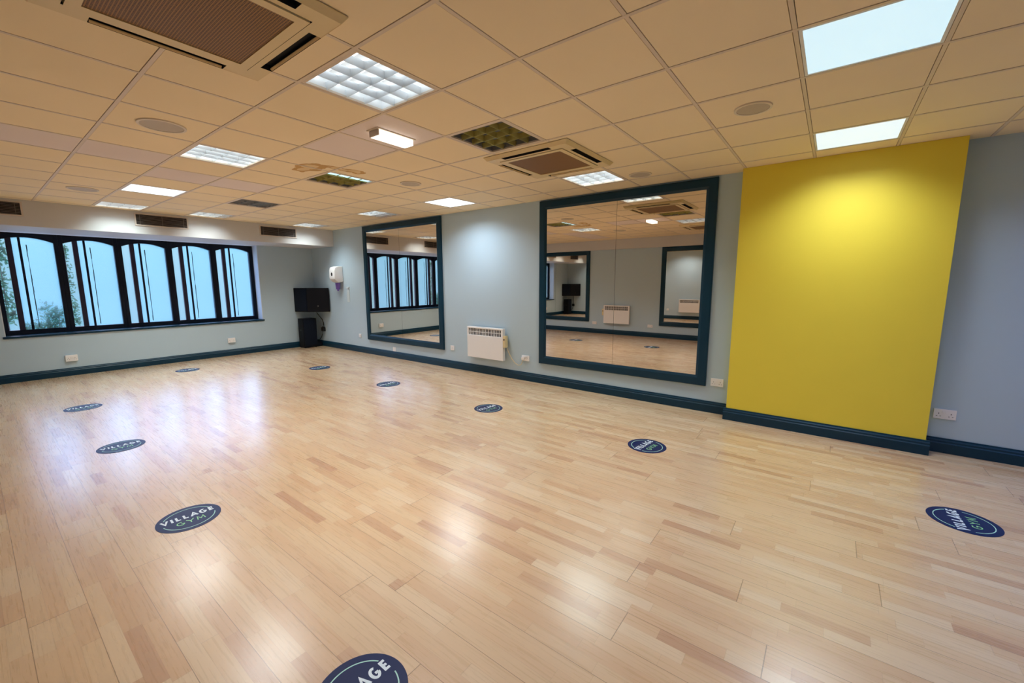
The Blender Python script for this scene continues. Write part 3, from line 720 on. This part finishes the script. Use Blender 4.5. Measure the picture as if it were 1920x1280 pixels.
LLAB = {(0, 0): 'lit square louvre light beside the large air conditioner', (4, 0): 'lit louvre light left of the brown water stain',
        (11, 0): 'lit louvre light against the bulkhead, left of the middle grille', (0, 5): 'lit louvre light just above the large mirror',
        (0, 2): 'unlit dark louvre light beside the smaller air conditioner', (4, 2): 'mostly unlit louvre light under the brown water stain, one edge glowing',
        (8, 2): 'dim bluish louvre light between stain and bulkhead', (11, 2): 'half-lit louvre light against the bulkhead, above the middle grille',
        (11, 5): 'half-lit louvre light in the far corner above the speakers', (7, 5): 'half-lit louvre light above the left mirror'}
LP = {'on': (30, WHITE), 'green': (22, (0.84, 1.0, 0.97)), 'half': (18, (0.88, 0.97, 0.95)), 'half2': (20, COOL), 'stained': (3, COOL), 'blue': (2, BLUE), 'brass': (0, WHITE)}
for (i, j), k in LOUVRE.items():
    x, y = cellxy(i, j)
    t = thing('ceiling_louvre_light', LLAB[(i, j)], 'ceiling light', (x, y, HC), 0, 'square louvre ceiling lights')
    lit = k in ('on', 'green'); s0, s1 = 0.2875, 0.270
    hm = M['housing'] if k not in ('brass', 'blue', 'stained') else M['housing_unlit']
    f = MB(hm, M['tbar'])
    for a in ((-s0, s0, s1, s0), (-s0, s0, -s0, -s1), (-s0, -s1, -s1, s1), (s1, s0, -s1, s1)):
        f.box(a[0], a[1], a[2], a[3], 0.0005, 0.014, 1); f.box(a[0], a[1], a[2], a[3], 0.014, 0.095, 0)
    f.box(-s0, s0, -s0, s0, 0.095, 0.10); f.build('housing', t)
    am = {'brass': M['alu_brass'], 'stained': M['alu_brass'], 'blue': M['alu_dim']}.get(k, M['alu'])
    v = MB(am)
    for q in (-1, 0, 1):
        c_ = q * s1 / 2
        v.prism([(c_ - 0.001, 0.004), (c_ + 0.001, 0.004), (c_ + 0.010, 0.046), (c_ - 0.010, 0.046)], -s1, s1, 0, lambda u, w, z: (u, z, w))
        v.prism([(c_ - 0.001, 0.0045), (c_ + 0.001, 0.0045), (c_ + 0.010, 0.0455), (c_ - 0.010, 0.0455)], -s1, s1, 0, lambda u, w, z: (z, u, w))
    v.build('louvre', t)
    if (i, j) == (0, 0):
        v = MB(am); v.prism([(0.14, 0.005), (0.20, 0.012), (0.262, 0.044), (0.18, 0.040)], 0.03, 0.034, 0, lambda u, w, z: (z + 0.1 + u * 0.3, u - 0.12, w)); v.build('bent_blade', t)['label'] = 'bent louvre blade'
    for q in range(4):
        yq = (q - 1.5) * s1 / 2
        on = {'on': True, 'green': True, 'half': q in (0, 1, 2), 'half2': q in (0, 1), 'stained': False, 'blue': q in (2,), 'brass': False}[k]
        tm = M['tube_off'] if not on else M['tube_on_green'] if k in ('green', 'half', 'half2') or (i, j) == (4, 0) else M['tube_on_blue'] if k == 'blue' else M['tube_on']
        w_ = MB(tm); w_.cyl((0, yq, 0.066), 0.013, -s1 + 0.01, s1 - 0.01, 0, 14, 'x'); w_.build('fluorescent_tube', t, True)
    if k == 'stained':
        w_ = MB(M['tube_on_blue']); w_.box(s1 - 0.11, s1 - 0.03, -s1 + 0.01, s1 - 0.01, 0.012, 0.02); w_.build('lit_edge', t)['label'] = 'glowing pale blue edge strip'
    P_, C_ = LP[k]
    if P_: lamp(t, P_, C_, spread=116)

# emergency light
t = thing('ceiling_emergency_light', 'small lit white emergency light box on a paler tile', 'emergency light', (-2.97, 2.275, HC))
b = MB(M['spk_rim']); b.box(-0.07, 0.07, -0.19, 0.19, -0.006, 0.0018); b.build('base_plate', t)
b = MB(M['grille_rim']); b.box(-0.058, 0.058, -0.175, -0.163, -0.05, -0.0065, bev=0.003); b.build('end_cap', t)['label'] = 'pale end cap'
b = MB(M['emer']); b.box(-0.058, 0.058, -0.1625, 0.172, -0.052, -0.0065, bev=0.006); b.build('diffuser', t)

# ceiling speakers
SP = [((-4.165, 1.065), 0.15, 'round flush ceiling speaker left of the lit louvre lights'), ((-0.548, 3.482), 0.118, 'round flush ceiling speaker left of the pale blue panel lights'),
      ((-1.835, 4.785), 0.122, 'round flush ceiling speaker just above the top right of the large mirror'), ((-4.204, 3.469), 0.125, 'faint round ceiling speaker between stain and bright white panel'),
      ((-7.70, 1.075), 0.15, 'faint round ceiling speaker near the bulkhead at the left')]
for (xy, r, lab) in SP:
    t = thing('ceiling_speaker', lab, 'ceiling speaker', (*xy, HC), 0, 'round ceiling speakers')
    b = MB(M['spk_rim']); b.ring((0, 0, 0), r - 0.016, r, -0.008, 0.0015); b.build('rim', t)
    b = MB(M['spk_mesh']); b.cyl((0, 0, 0), r - 0.0165, -0.005, 0.0015, 0, 40); b.build('mesh_cover', t)

# ------------------------------------------------------------------ round floor stickers with lettering
LET = {  # strokes on a 0..1 x 0..1 letter box, with advance width
    'V': ([[(0.0, 1), (0.5, 0.02), (1.0, 1)]], 1.0), 'I': ([[(0.12, 0), (0.12, 1)]], 0.24), 'L': ([[(0.12, 1), (0.12, 0.1), (0.72, 0.1)]], 0.72),
    'A': ([[(0.0, 0), (0.5, 0.98), (1.0, 0)], [(0.24, 0.27), (0.76, 0.27)]], 1.0),
    'G': ([[(0.5 + 0.46 * math.cos(a * PI / 12), 0.5 + 0.46 * math.sin(a * PI / 12)) for a in range(4, 24)] + [(0.96, 0.46)], [(0.98, 0.46), (0.52, 0.46)]], 1.0),
    'E': ([[(0.70, 0.9), (0.12, 0.9), (0.12, 0.1), (0.70, 0.1)], [(0.12, 0.5), (0.62, 0.5)]], 0.72),
    'Y': ([[(0.0, 1), (0.5, 0.5), (1.0, 1)], [(0.5, 0.52), (0.5, 0)]], 1.0), 'M': ([[(0.06, 0), (0.16, 0.96), (0.55, 0.25), (0.94, 0.96), (1.04, 0)]], 1.1)}
def word(mb, txt, width, height, y0, sw, gap, z0, z1):
    """flat letters centred on x=0"""
    tot = sum(LET[c][1] for c in txt) + gap * (len(txt) - 1); sx = width / tot; x = -width / 2
    for c in txt:
        st, adv = LET[c]
        for s_ in st: mb.stroke([(x + a * sx, y0 + d * height) for a, d in s_], sw, z0, z1)
        x += (adv + gap) * sx
def make_sticker(loc, rz, label):
    t = thing('floor_sticker', label, 'floor sticker', loc, rz, 'round navy floor stickers'); R = 0.18
    b = MB(M['sticker']); b.cyl((0, 0, 0), R, 0.0004, 0.0016, 0, 72); b.build('vinyl_disc', t)
    b = MB(M['stick_ring']); rr = R * 0.80
    b.ring((0, 0, 0), rr - 0.0026, rr + 0.0026, 0.0016, 0.0019, 0, 56, math.radians(28), math.radians(152)); b.build('ring_line', t)['label'] = 'pale green arc above the lettering'
    b = MB(M['stick_ring'])
    b.ring((0, 0, 0), rr - 0.0026, rr + 0.0026, 0.0016, 0.0019, 0, 64, math.radians(190), math.radians(350)); b.build('ring_line', t)['label'] = 'pale green arc below the lettering'
    b = MB(M['stick_white']); word(b, 'VILLAGE', R * 1.60, R * 0.30, R * 0.03, 0.0125, 0.52, 0.0016, 0.0020); b.build('lettering', t)['label'] = 'bold white upper word'
    b = MB(M['stick_green']); word(b, 'GYM', R * 0.86, R * 0.27, -R * 0.42, 0.0068, 0.30, 0.0016, 0.0020); b.build('lettering', t)['label'] = 'thin green lower word'
    return t
STK = [((-1.335, 0.762), 'navy floor sticker cut off by the bottom edge of the picture'),
       ((-3.375, 0.76), 'navy floor sticker at lower left, its white lettering easy to read'),
       ((-5.445, 0.769), 'navy floor sticker in the window glare, second back along the left row'),
       ((-7.565, 0.766), 'pale navy floor sticker farthest back in the left row'),
       ((-9.295, 2.335), 'flat thin sticker on the floor closest to the window wall'),
       ((-7.525, 3.895), 'floor sticker in front of the black corner speakers'),
       ((-5.435, 3.895), 'floor sticker in front of the left mirror and the small socket'),
       ((-3.350, 3.878), 'floor sticker in front of the heater plug and large mirror'),
       ((-1.316, 3.880), 'navy floor sticker just left of the yellow pier'),
       ((0.822, 3.882), 'navy floor sticker at the far right, beyond the yellow pier')]
s0 = None
RZ = [90, 87, 88, 90, 90, 90, 90, 84, 83, 93]
for k, (xy, lab) in enumerate(STK):
    rz = math.radians(RZ[k])
    if s0 is None: s0 = make_sticker((*xy, 0), rz, lab)
    else: dup(s0, (*xy, 0), rz, lab)

# ------------------------------------------------------------------ daylight outside the window
wd = bpy.data.worlds.new('daylight'); scene.world = wd; wd.use_nodes = True
nt = wd.node_tree; bg = nt.nodes['Background']; g = NT(wd)
tc = g.n('ShaderNodeTexCoord'); sp = g.n('ShaderNodeSeparateXYZ'); g.link(tc.outputs['Generated'], sp.inputs[0])
el = g.math('ADD', g.math('MULTIPLY', sp.outputs[2], 1.0), 0.15)      # hazy low sky, brighter overhead
g.link(g.ramp(el, [(0.0, (0.055, 0.11, 0.135, 1)), (0.14, (0.065, 0.12, 0.145, 1)), (0.21, (0.085, 0.14, 0.16, 1)), (0.27, (0.55, 0.42, 0.56, 1)), (0.36, (0.82, 0.60, 0.84, 1)), (0.46, (1.35, 0.96, 1.42, 1))]), bg.inputs[0])
bg.inputs[1].default_value = 5.0

# ------------------------------------------------------------------ camera
cam = bpy.data.cameras.new('camera'); co = bpy.data.objects.new('camera', cam); COL.objects.link(co)
cam.sensor_fit = 'HORIZONTAL'; cam.sensor_width = 36.0; cam.lens = 781.1525 / 1920 * 36.0; cam.clip_start = 0.05; cam.clip_end = 200
r = Vector((0.79435219, 0.60744602, -0.00373133)); u = Vector((-0.08433079, 0.11635758, 0.98962075)); w = Vector((-0.60157536, 0.78579275, -0.1436553))
mw = Matrix(((r.x, u.x, -w.x, 0), (r.y, u.y, -w.y, 0), (r.z, u.z, -w.z, CZ), (0, 0, 0, 1)))
co.matrix_world = mw
scene.camera = co

vs = scene.view_settings
vs.view_transform = 'Standard'; vs.look = 'None'; vs.gamma = 1.0; vs.use_curve_mapping = False; vs.exposure = 0.1
cy = scene.cycles
cy.max_bounces = 12; cy.diffuse_bounces = 6; cy.glossy_bounces = 6; cy.transparent_max_bounces = 8
cy.sample_clamp_indirect = 6.0; cy.use_denoising = True
cy.caustics_reflective = False; cy.caustics_refractive = False
